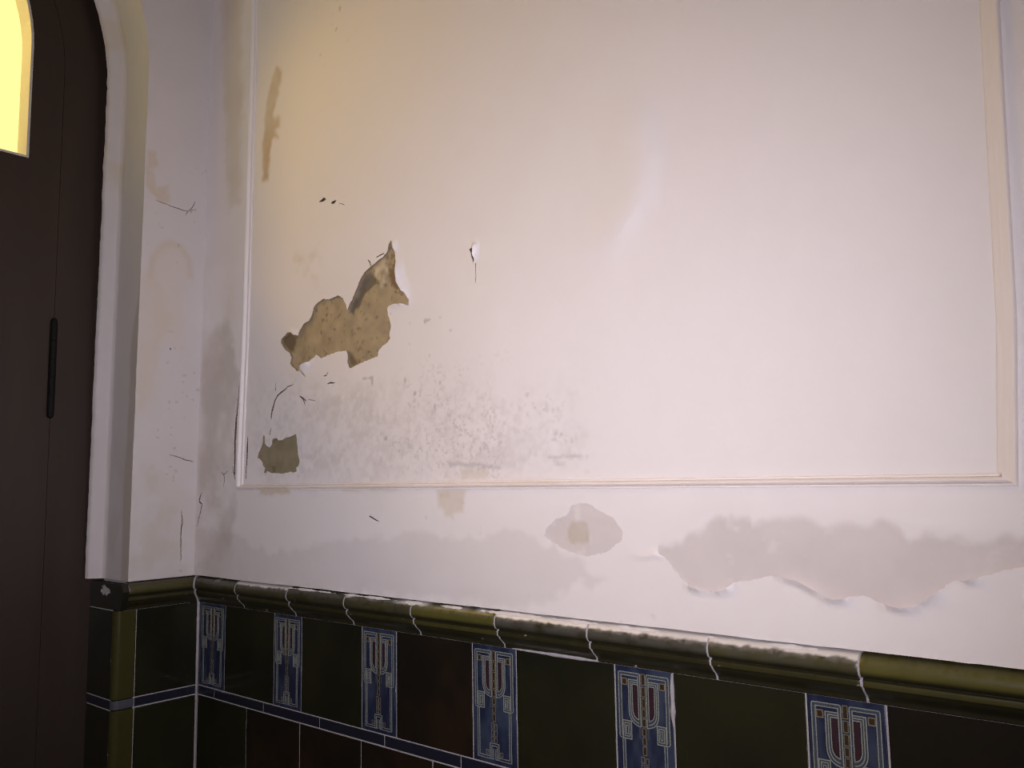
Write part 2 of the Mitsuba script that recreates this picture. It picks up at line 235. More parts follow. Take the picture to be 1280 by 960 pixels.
def skin_h(P):
    h = base_h(P)
    for k, H, w in flap_specs:
        d, t = seg_dist(P, mm(F[k])[:, :2])
        h += H * np.clip(1 - d / w, 0, 1) ** 1.7 * np.clip(np.sin(np.pi * np.clip(t, .06, .94)) * 1.25, 0, 1)
    for q in F['lips']:
        d, t = seg_dist(P, mm(q))
        h += 0.0062 * np.clip(1 - d / 0.0085, 0, 1) ** 1.6 * np.clip(np.sin(np.pi * np.clip(t, .08, .92)) * 1.3, 0, 1)
    d, t = seg_dist(P, mm(F['lip_left']))
    h += 0.0032 * np.clip(1 - d / 0.006, 0, 1) ** 1.5 * np.sin(np.pi * np.clip(t, .05, .95))
    # scabby, efflorescing area over the bottom moulding
    m = stain(P, mm(F['damp_panel']), 0.03, 0.02, 8)
    h += m * 0.0011 * (nz(P, 120, 12, 3) - 0.35)
    m = stain(P, mm(F['damp']), 0.02, 0.01, 8) + stain(P, mm(F['damp_corner']), 0.012, 0.01, 9)
    h += np.clip(m, 0, 1) * 0.0008 * (nz(P, 90, 13, 3) - 0.4)
    return h

def paint_colour(P):
    c = np.tile(PAINT, (len(P), 1))
    c *= (0.985 + 0.03 * nz(P, 6, 21, 3))[:, None]
    OCHRE, RUST = (0.44, 0.32, 0.17), (0.46, 0.29, 0.13)
    s = stain(P, mm(F['stain_streak']), 0.006, 0.005, 22)
    c = lerp(c, OCHRE, 0.62 * s * (0.55 + 0.6 * nz(P, 45, 23)))
    c = lerp(c, RUST, 0.45 * s * sstep(0.90, 0.80, P[:, 1]) * sstep(0.2, 0.27, P[:, 0] * 0 + 0.3))
    s = stain(P, mm(F['stain_band']), 0.016, 0.008, 24)
    c = lerp(c, (0.52, 0.40, 0.25), 0.40 * s * (0.4 + 0.9 * nz(P, 20, 25)))
    for i, q in enumerate(F['stain_mould']):
        c = lerp(c, (0.50, 0.40, 0.22), (0.62, 0.30, 0.42, 0.25, 0.35)[i] * stain(P, mm(q), 0.005, 0.004, 26 + i) * (0.5 + 0.8 * nz(P, 70, 27)))
    for i, q in enumerate(F['stain_grey']):
        c = lerp(c, (0.42, 0.38, 0.40), 0.55 * stain(P, mm(q), 0.0025, 0.003, 33 + i) * (0.4 + nz(P, 160, 34)))
    s = stain(P, mm(F['damp']), 0.007, 0.010, 36)
    c = lerp(c, (0.60, 0.555, 0.56), 0.42 * s * (0.6 + 0.6 * nz(P, 14, 37)))
    s = stain(P, mm(F['damp_corner']), 0.012, 0.010, 38)
    c = lerp(c, (0.48, 0.43, 0.39), 0.62 * s * sstep(0.3, 0.7, nz(P, 16, 39, 4)))
    s = stain(P, mm(F['damp_panel']), 0.035, 0.02, 40)
    c = lerp(c, (0.58, 0.53, 0.525), 0.50 * s * sstep(0.40, 0.66, 0.5 * nz(P, 24, 41, 4) + 0.5 * nz(P, 130, 141, 3)))
    s = stain(P, mm(F['speckle']), 0.03, 0.03, 42)
    sp = sstep(0.54, 0.66, nz(P, 260, 43, 3)) * sstep(0.38, 0.60, nz(P, 26, 44, 3))
    c = lerp(c, (0.46, 0.40, 0.395), 0.45 * s * sp)
    c = lerp(c, (0.55, 0.45, 0.35), 0.30 * stain(P, mm(F['smear']), 0.012, 0.010, 45) * sstep(0.4, 0.7, nz(P, 50, 46)))
    # nib between the corner and the moulding, brownish wash low down
    s = (1 - sstep(0.10, 0.16, P[:, 0])) * (1 - sstep(0.45, 0.75, P[:, 1]))
    c = lerp(c, (0.55, 0.49, 0.43), 0.42 * s * sstep(0.35, 0.65, nz(P, 13, 47, 4)))
    # a few flyspecks
    sp = sstep(0.80, 0.84, nz(P, 95, 48, 1)) * sstep(0.6, 0.75, nz(P, 5, 49, 1))
    c = lerp(c, (0.35, 0.32, 0.33), 0.5 * sp)
    # faint grey rim of dirt around the bare patches
    return np.clip(c, 0.02, 0.95)

deep = {k: ragged(mm(F[k]), 0.0015, 0.0019, 60 + i) for i, k in enumerate(('hole_large', 'hole_square'))}
small = [ragged(mm(F[k]), 0.0012, 0.0006, 70) for k in ('hole_slit', 'speck1', 'speck2')]
shallow = {k: ragged(mm(F[k]), 0.0025, 0.0024, 80 + i) for i, k in enumerate(('patch_round', 'patch_long'))}
cracks = [crack_polygon(p, w, 90 + i) for i, (p, w) in enumerate(F['cracks'])]
holes_deep = unary_union(list(deep.values()) + small + cracks)
holes_all = unary_union([holes_deep] + list(shallow.values()))
X1, Z0, Z1 = 3.0, 0.0512, 1.95
bottom = np.array([[x, Z0 + 0.0022 * (nz([[x, 0]], 30, 3)[0] - 0.5)] for x in np.arange(0, 1.6, 0.003)])
wall_poly = sg.Polygon([*bottom, (X1, Z0), (X1, Z1), (0, Z1)])
region = wall_poly.difference(holes_all)
region = max(getattr(region, 'geoms', [region]), key=lambda g: g.area)

P = [grid(0, 1.56, Z0, 1.30, 0.0032), grid(1.56, X1, Z0, Z1, 0.03), grid(0, 1.56, 1.30, Z1, 0.03)]
fine = [grid(0.42, 0.80, 0.22, 0.46, 0.0019), grid(0.155, 0.40, 0.21, 0.36, 0.0022)]
P += fine
rings = [bottom]
for ring in region.interiors:
    loop = np.array(ring.coords)[:-1]
    rings.append(loop)
P = np.vstack(P)
near = holes_all.buffer(0.0016)
shapely.prepare(near)
P = P[~shapely.contains_xy(near, P[:, 0], P[:, 1])]
ringpts = []
for g in getattr(holes_all, 'geoms', [holes_all]):
    ringpts.append(np.array(g.exterior.coords)[:-1])
    for off, st in ((0.0022, 0.0022), (0.0048, 0.003), (0.0085, 0.004)):
        o = g.buffer(off).exterior
        ringpts.append(resample(np.array(o.coords)[:-1], st))
keep = np.vstack(ringpts[1::1])
lo = np.vstack([r for r in ringpts])
lo = lo[~shapely.contains_xy(holes_all.buffer(-1e-6), lo[:, 0], lo[:, 1])]
P = np.vstack([P, lo, bottom])
P = P[(P[:, 1] >= Z0 - 0.0013)]
_, iu = np.unique(np.round(P / 0.0004), axis=0, return_index=True)
P = P[np.sort(iu)]
shapely.prepare(region)
P, Fc = triangulate(P, region)
h = skin_h(P)
V = np.stack([P[:, 0], YP - h, P[:, 1]], 1)
WALL = add('wall_right', (V, Fc), 'paint', smooth=True, uv=P, color=paint_colour(P))
struct(WALL, 'pinkish white plastered wall with flaking paint and damp stains above the dado tiles')

TOP = mm(F['patch_long'][1:28])
def below_top(q):
    return np.interp(q[:, 0], TOP[:, 0], TOP[:, 1]) - q[:, 1]
# broken edges of the paint and plaster around every hole
def rim_mesh(polys, depth):
    vs, fs, n0 = [], [], 0
    for g in polys:
        for ring in [g.exterior, *g.interiors]:
            q = np.array(ring.coords)[:-1]
            hh = skin_h(q); lift = hh - base_h(q)
            dep = np.where(lift > 0.0012, 0.0009, depth)
            if depth < 0.002: dep = np.where((q[:, 0] > 1.0) & (below_top(q) < 0.008), 0.0003, dep)
            top = np.stack([q[:, 0], YP - hh, q[:, 1]], 1); bot = np.stack([q[:, 0], YP - hh + dep, q[:, 1]], 1)
            n = len(q); vs += [top, bot]
            i = np.arange(n); j = (i + 1) % n
            fs += [np.stack([i, j, j + n], 1) + n0, np.stack([i, j + n, i + n], 1) + n0]; n0 += 2 * n
    return np.vstack(vs), np.vstack(fs)
as_list = lambda g: list(getattr(g, 'geoms', [g]))
big = unary_union(list(deep.values()))
add('broken_paint_edge', rim_mesh([g for g in as_list(holes_all) if g.intersects(big)], 0.0068), 'rim', WALL, 'broken plaster edge around the deep holes')
add('crack_edge', rim_mesh([g for g in as_list(holes_all) if g.intersects(holes_deep) and not g.intersects(big)], 0.0075), 'crack_side', WALL, 'dark sides of the cracks')
add('patch_edge', rim_mesh([g for g in as_list(holes_all) if not g.intersects(holes_deep)], 0.0014), 'lip', WALL, 'thin lip of paint around the grey patches')

def substrate(name, poly, depth, colour, label, margin=0.014, step=0.0024, rough=0.0016, fs=70, bumps=None):
    reg = poly.buffer(margin).intersection(wall_poly)
    x0, z0, x1, z1 = reg.bounds
    q = grid(x0, x1, z0, z1, step)
    q, f = triangulate(q, reg)
    hh = base_h(q) - depth + rough * (nz(q, fs, 55, 4) - 0.5)
    if bumps is not None: hh += bumps(q)
    return add(name, (np.stack([q[:, 0], YP - hh, q[:, 1]], 1), f), 'bare', WALL, label, smooth=True, uv=q, color=np.clip(colour(q), 0.01, 0.95))

def col_large(q):
    c = np.tile([0.400, 0.318, 0.205], (len(q), 1)) * (0.62 + 0.75 * nz(q, 55, 61, 4))[:, None]
    c = lerp(c, (0.66, 0.57, 0.41), 0.9 * stain(q, mm(F['cream_a']), 0.008, 0.008, 62) * sstep(0.35, 0.6, nz(q, 60, 63)))
    c = lerp(c, (0.17, 0.148, 0.115), 0.95 * stain(q, mm(F['cement_a']), 0.004, 0.006, 64))
    c = lerp(c, (0.19, 0.125, 0.06), 0.9 * stain(q, mm(F['brown_a']), 0.005, 0.008, 65) * sstep(0.38, 0.56, nz(q, 130, 66)))
    c = lerp(c, (0.13, 0.10, 0.065), 0.85 * stain(q, mm(F['dark_a1']), 0.005, 0.005, 67))
    c = lerp(c, (0.15, 0.11, 0.065), 0.85 * stain(q, mm(F['dark_a2']), 0.004, 0.004, 68))
    c = lerp(c, (0.17, 0.115, 0.065), 0.65 * sstep(0.58, 0.70, nz(q, 150, 69)))
    return c
def col_square(q):
    c = np.tile([0.270, 0.235, 0.155], (len(q), 1)) * (0.75 + 0.5 * nz(q, 60, 71, 4))[:, None]
    return lerp(c, (0.15, 0.125, 0.075), 0.7 * sstep(0.6, 0.72, nz(q, 75, 72)))
def col_grey(q):
    c = np.tile([0.665, 0.610, 0.605], (len(q), 1)) * (0.90 + 0.18 * nz(q, 30, 73, 4))[:, None]
    c = lerp(c, (0.75, 0.70, 0.70), 0.6 * sstep(0.56, 0.68, nz(q, 55, 74, 4)))
    edge_t = sstep(0.004, 0.016, below_top(q) + 0.015 * (nz(q, 75, 76, 4) - 0.5))
    long_ = q[:, 0] > 1.0
    c = np.where(long_[:, None], paint_colour(q) + (c - paint_colour(q)) * edge_t[:, None], c)
    return lerp(c, (0.53, 0.46, 0.37), 0.6 * stain(q, mm(F['patch_inner']), 0.003, 0.004, 75))
substrate('bare_plaster', deep['hole_large'], 0.0036, col_large, 'tan undercoat plaster bared in the largest hole', bumps=lambda q: 0.0022 * stain(q, mm(F['cream_a']), 0.01, 0.01, 62) - 0.0030 * stain(q, mm(F['cement_a']), 0.005, 0.004, 64))
substrate('bare_plaster', deep['hole_square'], 0.0030, col_square, 'olive grey plaster bared in the small square hole')
substrate('bare_plaster', shallow['patch_round'], 0.0013, col_grey, 'rounded grey patch where the top coat has come off', rough=0.0004, bumps=lambda q: -0.0008 * stain(q, mm(F['patch_inner']), 0.002, 0.002, 75))
substrate('bare_plaster', shallow['patch_long'], 0.0013, col_grey, 'long grey patch where the top coat has come off', rough=0.0005, step=0.0024, bumps=lambda q: 0.00115 * (1 - sstep(0.0, 0.022, below_top(q))))
# dark sheet painted as shade behind the cracks and slits
q = grid(0.02, 0.90, 0.06, 0.80, 0.02)
q, f = triangulate(q, sg.box(0.02, 0.06, 0.90, 0.80).difference(unary_union([d.buffer(-0.004) for d in deep.values()])))
add('crack_hollow', (np.stack([q[:, 0], YP + 0.0100 + 0 * q[:, 0], q[:, 1]], 1), f), 'crack_shade', WALL)
add('backing', box(-0.25, X1, 0.0130, 0.12, -ZT, Z1), 'grout', WALL)

# ------------------------------------------------------------------ trim_3: the moulding that frames the panel
def moulding(name, path, scale, parent, seed, dirt, label=None, tint=None, tint_w=0.6, soft=False, mit=1.0):
    """path: points (x, z) on the wall, resampled; the profile lies across it."""
    prof = np.array([(-8.5, -2), (-8.5, 2.2), (-8.0, 2.9), (-5.2, 3.1), (-4.8, 1.7), (-4.3, 1.7), (-4.0, 4.2), (-3.0, 6.2), (-1.2, 7.4), (0.6, 7.6), (2.2, 6.9), (3.3, 5.2), (3.7, 3.4), (4.2, 2.0), (4.7, 2.0), (5.0, 3.0), (7.8, 2.7), (8.5, 2.0), (8.5, -2)]) / 1000
    if soft: prof = np.array([(-9, -2), (-9, 0.8), (-8.7, 2.6), (-8.0, 4.0), (-7.0, 4.7), (-5.6, 4.7), (-3.4, 3.7), (-1.0, 2.9), (0.6, 2.6), (2.0, 2.4), (3.2, 1.7), (5.0, 1.3), (6.6, 1.1), (7.6, 0.7), (8.4, 0.4), (9, 0.2), (9, -2)]) / 1000
    p = resample(np.asarray(path, float), 0.004, closed=False)
    d = np.gradient(p, axis=0); d /= np.linalg.norm(d, axis=1, keepdims=True)
    n = np.stack([-d[:, 1], d[:, 0]], 1)
    rows, cols = [], []
    hb = base_h(p)
    mitre0, mitre1 = 1, 1
    for i in range(len(p)):
        for j, (s, hgt) in enumerate(prof):
            sj = s * scale
            e = 0.0
            if i == 0: e = -sj * mit
            if i == len(p) - 1: e = sj * mit
            w = 0.0007 * (nz([[p[i, 0] + s, p[i, 1]]], 40, seed)[0] - 0.5)
            rows.append([p[i, 0] + n[i, 0] * sj + d[i, 0] * (-e), YP - hb[i] - hgt * (0.75 + 0.25 * scale) - w, p[i, 1] + n[i, 1] * sj + d[i, 1] * (-e)])
    v = np.array(rows); m = len(prof); f = []
    for i in range(len(p) - 1):
        for j in range(m - 1):
            a, b, c_, d_ = i * m + j, i * m + j + 1, (i + 1) * m + j + 1, (i + 1) * m + j
            f += [(a, b, c_), (a, c_, d_)]
    P2 = v[:, [0, 2]]
    c = paint_colour(P2)
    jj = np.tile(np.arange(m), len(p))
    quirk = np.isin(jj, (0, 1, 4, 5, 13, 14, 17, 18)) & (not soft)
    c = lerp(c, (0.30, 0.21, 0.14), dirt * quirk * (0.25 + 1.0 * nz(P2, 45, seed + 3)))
    if tint is not None: c = lerp(c, tint, np.full(len(c), tint_w))
    return add(name, (v, np.array(f)[:, ::-1]), 'paint', parent, label, smooth=True, uv=P2, color=c)
ZTOP = 1.62
L0, L1, L2 = (0.1655, 0.2135), (0.1740, 0.44), (0.1855, 0.94)
R0, R1, R2 = (1.3775, 0.2125), (1.3865, 0.354), (1.3935, 0.65)
TRIM3 = moulding('trim_3', [L0, R0], 0.66, None, 101, 0.95, tint=(0.80, 0.71, 0.63), tint_w=0.4, mit=1.7)
labels[TRIM3] = {'label': 'narrow plaster moulding framing the big wall panel on its bottom and both sides', 'category': 'trim', 'kind': 'structure'}
moulding('left_length', [(0.190, ZTOP), L2, L1, L0], 1.2, TRIM3, 103, 0.10, mit=0.58)
moulding('right_length', [R0, R1, R2, (1.400, 1.0), (1.404, ZTOP)], 0.92, TRIM3, 105, 0.0, tint=(0.81, 0.73, 0.68), soft=True, mit=0.68)
moulding('top_length', [(1.404, ZTOP), (0.190, ZTOP)], 1.0, TRIM3, 107, 0.05)

# ------------------------------------------------------------------ dado tiles on the main wall
def tile_ply(w, h, mat, bev=0.0016):
    """Glazed tile, face at y = 0 looking to -y, from x 0..w and z -h..0; softly rounded edges."""
    def ring(i, y): return [(i, y, -i), (w - i, y, -i), (w - i, y, -h + i), (i, y, -h + i)]
    v = np.array(ring(0, 0.004) + ring(0, 0.0007) + ring(bev * 0.35, 0.0002) + ring(bev, 0.0))
    f = []
    for r in range(3):
        for k in range(4):
            a, b = r * 4 + k, r * 4 + (k + 1) % 4
            f += [(a, b, b + 4), (a, b + 4, a + 4)]
    f += [(12, 13, 14), (12, 14, 15)]
    return mikit.ply((v, np.array(f)[:, ::-1]), mat, smooth=50)

def put(name, ply, parent, x, z, tilt=0.0022, y=0.0, label=None, rot=0.0):
    a, b = rng.normal(0, tilt, 2)
    m = T().translate([x, y + rng.uniform(-0.0003, 0.0003), ZT + z])
    if rot: m = m @ T().rotate([0, 0, 1], rot)
    m = m @ T().rotate([1, 0, 0], math.degrees(a)) @ T().rotate([0, 0, 1], math.degrees(b))
    return add(name, None, None, parent, label, ply=ply, to_world=m)

PER, DX0, DW, DH, G = 0.2325, 0.0151, 0.0765, 0.1520, 0.0021
green_ply = tile_ply(PER - DW - 2 * G, DH, 'green_glaze')
brown_ply = tile_ply(PER - DW - 2 * G, DH, 'brown_glaze')
deco_ply = tile_ply(DW, DH, 'blue_glaze')
strip_ply = tile_ply(0.1548, 0.0150, 'navy_glaze', 0.0012)
low_green = tile_ply(0.1532, 0.1532, 'green_glaze')
low_brown = tile_ply(0.1532, 0.1532, 'brown_glaze')

# raised slip-line pattern of the decorative tile, in millimetres (u right, v down), left half mirrored
W2 = DW * 1000
def line(pts, w=0.5): return sg.LineString(pts).buffer(w, cap_style=2, join_style=1, quad_segs=3)
def curve(p0, p1, p2, n=9):
    t = np.linspace(0, 1, n)[:, None]
    return ((1 - t) ** 2 * np.array(p0) + 2 * t * (1 - t) * np.array(p1) + t * t * np.array(p2)).tolist()
half = [
    line([(4.6, 80), (4.6, 9), *curve((4.6, 9), (4.6, 7), (6.6, 7), 4), (32, 7), *curve((32, 7), (34.1, 7), (34.1, 9), 4), (34.1, 66.6), (32.6, 66.6), *curve((32.6, 66.6), (18.3, 64.5), (18.3, 49)), (18.3, 14.9), (31.4, 14.9)], 0.55),
    line([(8.4, 80), (8.4, 10.6), (31.3, 10.6), (31.3, 58.8), *curve((31.3, 58.8), (23.4, 57), (23.4, 47)), (23.4, 19.8), (31.3, 19.8)], 0.5),
    line([(31.3, 62.8), *curve((31.3, 62.8), (20.9, 61), (20.9, 48)), (20.9, 17.4), (31.3, 17.4)], 0.5),
    line([(4.6, 80), (6.0, 82), (9, 82.4)], 0.5),
    line([(9.4, 62.2), (21, 62.2), (21, 82.4), (9.4, 82.4), (9.4, 62.2)], 0.6), line([(11.8, 64.8), (18.6, 64.8), (18.6, 79.6), (11.8, 79.6), (11.8, 64.8)], 0.5),
    line([(14, 67.5), (16.4, 67.5), (16.4, 77), (14, 77), (14, 67.5)], 0.4),
    line([(8.6, 82), (8.6, 146), (30.4, 146), *[(30.4, 126)], (38.25, 126)], 0.5),
    line([(12.0, 82), (12.0, 142.8), (29.0, 142.8)], 0.5),
    line([(33.4, 146), (33.4, 129), (38.25, 129)], 0.5), line([(30.4, 146), (36.2, 146), (36.2, 133)], 0.45),
]
golds = [line([(9.6, 14.4), (16.0, 14.4), (16.0, 21.4), (9.6, 21.4), (9.6, 14.4)], 0.6), line([(23.6, 135.6), (27.6, 135.6), (27.6, 140.6), (23.6, 140.6), (23.6, 135.6)], 0.45)]
flip = lambda g: shapely.affinity.scale(g, -1, 1, origin=(W2 / 2, 0))
import shapely.affinity
bars = [(6.8, 19.2), (21.4, 32.2), (34.4, 44.8), (46.6, 55.2), (57, 65.8), (67.8, 75.8), (78, 86.2), (88.2, 97.4)]
rect = lambda a, b, c, d: line([(a, b), (c, b), (c, d), (a, d), (a, b)], 0.42)
gold_all = golds + [flip(g) for g in golds] + [rect(35.9, a, 40.6, b) for a, b in bars]
for a, b in ((99.8, 106.6), (108.6, 115.4), (117.2, 123.4)):
    gold_all += [rect(33.2, a, 37.2, b), rect(39.0, a + 1.2, 43.0, b + 1.2)]
lines_poly = unary_union(half + [flip(g) for g in half])
gold_poly = unary_union(gold_all).difference(lines_poly)
plum = sg.Polygon([(24, 20.3), (30.8, 20.3), (30.8, 58), *curve((30.8, 58), (24, 56), (24, 47))])
plum_poly = unary_union([plum, flip(plum)])
umber_poly = unary_union([sg.box(35.9, a, 40.6, b) for a, b in bars] + [sg.box(9.6, 14.4, 16, 21.4), flip(sg.box(9.6, 14.4, 16, 21.4))]).difference(gold_poly.buffer(-0.02))
band = unary_union([sg.Polygon(list(sg.box(4.6, 7, 34.1, 80).exterior.coords)).difference(sg.box(8.4, 10.6, 31.3, 90)), sg.box(8.6, 82, 12, 145), sg.box(9.4, 62.2, 21, 82.4).difference(sg.box(14, 67.5, 16.4, 77))])
ring_u = sg.Polygon([(18.3, 14.9), (31.3, 14.9), (31.3, 19.8), (23.4, 19.8), (23.4, 47), *curve((23.4, 47), (23.4, 57), (31.3, 58.8)), (33, 66.6), *curve((32.6, 66.6), (18.3, 64.5), (18.3, 49))]).buffer(0)
band_poly = unary_union([band, flip(band), ring_u, flip(ring_u)]).difference(lines_poly.buffer(-0.02))
def motif(poly, height, mat):
    m = extrude(poly.simplify(0.04), height)
    v = np.array(m.vertices)
    return mikit.ply((np.stack([v[:, 0] / 1000, -v[:, 2] / 1000 + 0.0001, -v[:, 1] / 1000], 1), np.array(m.faces)), mat, smooth=False)
MOTIF = [('outline', motif(lines_poly, 0.50, 'line_glaze'), 'pale raised outline pattern'), ('chain', motif(gold_poly, 0.45, 'gold_glaze'), 'brownish chain and squares'),
         ('petal_inlay', motif(plum_poly, 0.22, 'plum_glaze'), 'plum inlay of the tulip'), ('bar_inlay', motif(umber_poly, 0.22, 'umber_glaze'), 'brown filling of the bars'), ('band_inlay', motif(band_poly, 0.2, 'band_glaze'), 'grey blue filling between the lines')]
for k in range(8):
    x = DX0 + PER * k
    a, b = rng.normal(0, 0.0015, 2)
    m = T().translate([x, 0, ZT - 0.0008]) @ T().rotate([1, 0, 0], math.degrees(a)) @ T().rotate([0, 0, 1], math.degrees(b))
    if k == 0: m = T().translate([0.0095, 0, ZT - 0.0008]) @ T().scale([1.073, 1, 1])
    key = add('decorative_tile', None, None, WALL, 'blue tile with a raised tulip pattern' if k == 0 else None, ply=deco_ply, to_world=m if k else T().translate([0.0032, 0, ZT - 0.0008]) @ T().scale([1.155, 1, 1]))
    if x < 1.45:
        for n, pl, lab in MOTIF:
            add(n, None, None, key, lab if k == 0 else None, ply=pl, to_world=m)
    put('green_tile', brown_ply if k in (2, 5) else green_ply, WALL, x + DW + G, -0.0008)
xs = 0.0600
put('border_tile', tile_ply(xs - 0.0012 - 0.003, 0.0150, 'navy_glaze', 0.0012), WALL, 0.003, -0.1548)
k = 0
while xs < 1.75:
    put('border_tile', strip_ply, WALL, xs + 0.0011, -0.1548); xs += 0.1570
for r in range(3):
    for k in range(11):
        x = 0.1661 - 0.1555 + 0.1555 * k
        if k == 0:
            put('square_tile', tile_ply(0.1616, 0.1532, 'green_glaze'), WALL, 0.0036, -0.1722 - 0.1555 * r); continue
        put('square_tile', low_brown if (k * 7 + r * 3) % 5 in (1, 2, 4) else low_green, WALL, x + 0.0012, -0.1722 - 0.1555 * r)
    
# grout: plane behind the tile faces, lumpy in the corner and along the joints
q = grid(-0.002, 1.9, -0.66, 0.004, 0.006)
qf = Delaunay(q).simplices
add('grout', (np.stack([q[:, 0], 0.0012 + 0.0008 * (nz(q, 90, 5) - 0.5), q[:, 1]], 1), qf[:, ::-1]), 'grout', WALL, smooth=True)
add('plain_dado', box(0, X1, 0.0035, 0.0125, -ZT, 0.0), 'green_glaze', WALL)
def fillet(pts, wid, seed):
    """Lumpy bead of grout or filler along 3-D points."""
    p = resample(np.asarray(pts, float), 0.004, closed=False); n = len(p); vs = []
    d = np.gradient(p, axis=0); d /= np.linalg.norm(d, axis=1, keepdims=True)
    a = np.cross(d, [0.577, -0.577, 0.577]); a /= np.linalg.norm(a, axis=1, keepdims=True) + 1e-9
    b = np.cross(d, a)
    w = np.interp(np.linspace(0, 1, n), np.linspace(0, 1, len(wid)), wid) * (0.6 + 0.8 * nz(p, 120, seed)) / 1000
    t = np.arange(8) * np.pi / 4
    for i in range(n): vs.append(p[i] + w[i] * (np.cos(t)[:, None] * a[i] + np.sin(t)[:, None] * b[i]))
    v = np.vstack(vs); f = []
    for i in range(n - 1):
        for j in range(8):
            k1 = i * 8 + j; k2 = i * 8 + (j + 1) % 8
            f += [(k1, k2, k2 + 8), (k1, k2 + 8, k1 + 8)]
    return v, np.array(f)
add('corner_grout', fillet([(0.002, -0.002, 0.0), (0.002, -0.002, -0.03), (0.002, -0.002, -0.15), (0.002, -0.001, -0.33), (0.002, -0.001, -0.6)], [2.8, 2.6, 0.4, 0.5, 0.9, 1.3, 1.0], 3), 'grout', WALL, smooth=True)
add('filler_smear', fillet([(0.9375 - 0.09 + x, -0.004, 0.0005) for x in np.linspace(-0.06, 0.075, 12)], [0.7, 1.4, 1.8, 2.6, 2.4, 1.2], 9), 'grout', WALL, 'white filler along the joint under the rail', smooth=True)
add('filler_smear', fillet([(0.0151 + 4 * PER + DW + 0.001, -0.001, z) for z in (-0.002, -0.012, -0.024, -0.04, -0.06)], [0.8, 3.2, 2.2, 3.0, 0.6], 11), 'grout', WALL, smooth=True)

# ------------------------------------------------------------------ trim_1, trim_2: dado rails of glazed moulded tiles
RP = np.array([(0.0035, -0.0002), (0.0042, 0.0006), (0.0046, 0.0030), (0.0050, 0.0045), (0.0062, 0.0062), (0.0085, 0.0082), (0.0112, 0.0102), (0.0136, 0.0126), (0.0150, 0.0148), (0.0156, 0.0162), (0.0182, 0.0170), (0.0188, 0.0180), (0.0190, 0.0215), (0.0186, 0.0232), (0.0168, 0.0240), (0.0164, 0.0248), (0.0170, 0.0256),
               (0.0205, 0.0264), (0.0226, 0.0278), (0.0241, 0.0300), (0.0248, 0.0325), (0.0250, 0.0350), (0.0247, 0.0378), (0.0239, 0.0405), (0.0227, 0.0430), (0.0210, 0.0452), (0.0190, 0.0470), (0.0165, 0.0482), (0.0120, 0.0490), (0.0040, 0.0492)])
def rail_profile(n=3):
    out = []
    for i in range(len(RP) - 1):
        for t in range(2): out.append(RP[i] + (RP[i + 1] - RP[i]) * t / 2)
    out.append(RP[-1]); return np.array(out)
RPF = rail_profile()
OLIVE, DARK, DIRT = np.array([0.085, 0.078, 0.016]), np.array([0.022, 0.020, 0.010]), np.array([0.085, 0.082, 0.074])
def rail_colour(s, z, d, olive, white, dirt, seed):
    """s along the rail, z height and d projection of the profile; glaze colour is dark in the hollows and olive over the round edges."""
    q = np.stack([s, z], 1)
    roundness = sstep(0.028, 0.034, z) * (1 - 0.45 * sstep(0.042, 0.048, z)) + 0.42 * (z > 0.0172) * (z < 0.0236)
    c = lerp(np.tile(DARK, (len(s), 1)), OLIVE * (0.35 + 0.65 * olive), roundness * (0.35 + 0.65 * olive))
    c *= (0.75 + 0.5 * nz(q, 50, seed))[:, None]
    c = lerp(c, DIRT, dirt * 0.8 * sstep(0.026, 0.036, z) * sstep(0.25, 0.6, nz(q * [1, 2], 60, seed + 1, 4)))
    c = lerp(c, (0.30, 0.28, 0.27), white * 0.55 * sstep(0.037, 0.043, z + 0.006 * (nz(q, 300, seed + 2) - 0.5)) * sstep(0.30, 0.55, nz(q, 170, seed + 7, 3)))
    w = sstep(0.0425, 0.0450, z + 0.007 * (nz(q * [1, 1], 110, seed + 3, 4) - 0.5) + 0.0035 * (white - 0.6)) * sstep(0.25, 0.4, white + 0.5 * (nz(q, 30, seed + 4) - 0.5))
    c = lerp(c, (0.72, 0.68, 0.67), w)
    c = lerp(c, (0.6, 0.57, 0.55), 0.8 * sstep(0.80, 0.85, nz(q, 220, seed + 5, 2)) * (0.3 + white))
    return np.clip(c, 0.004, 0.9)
def rail_tile(s0, s1, place, start_mitre=0.0, end_mitre=0.0, olive=1.0, white=0.3, dirt=0.2, seed=0, name='rail_tile', parent=None, label=None):
    n = max(8, int((s1 - s0) / 0.0022)); m = len(RPF); vs, cs = [], []
    ss = np.linspace(0, 1, n)
    for t in ss:
        a = s0 + start_mitre * RPF[:, 0]; b = s1 + end_mitre * RPF[:, 0]
        s = a + (b - a) * t
        e = min(t, 1 - t) * (s1 - s0)
        ins = 0.0008 * (1 - sstep(0, 0.0022, np.array([e]))[0])
        wob = 0.0006 * (nz(np.stack([s + seed, RPF[:, 1]], 1), 30, 7) - 0.5)
        d = RPF[:, 0] - ins + wob
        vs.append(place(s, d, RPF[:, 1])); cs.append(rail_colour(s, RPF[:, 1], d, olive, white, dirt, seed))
    v, c = np.vstack(vs), np.vstack(cs); f = []
    for i in range(n - 1):
        for j in range(m - 1):
            a, b, c_, d_ = i * m + j, i * m + j + 1, (i + 1) * m + j + 1, (i + 1) * m + j
            f += [(a, b, c_), (a, c_, d_)]
    return add(name, (v, np.array(f)), 'rail_glaze', parent, label, smooth=True, color=c)
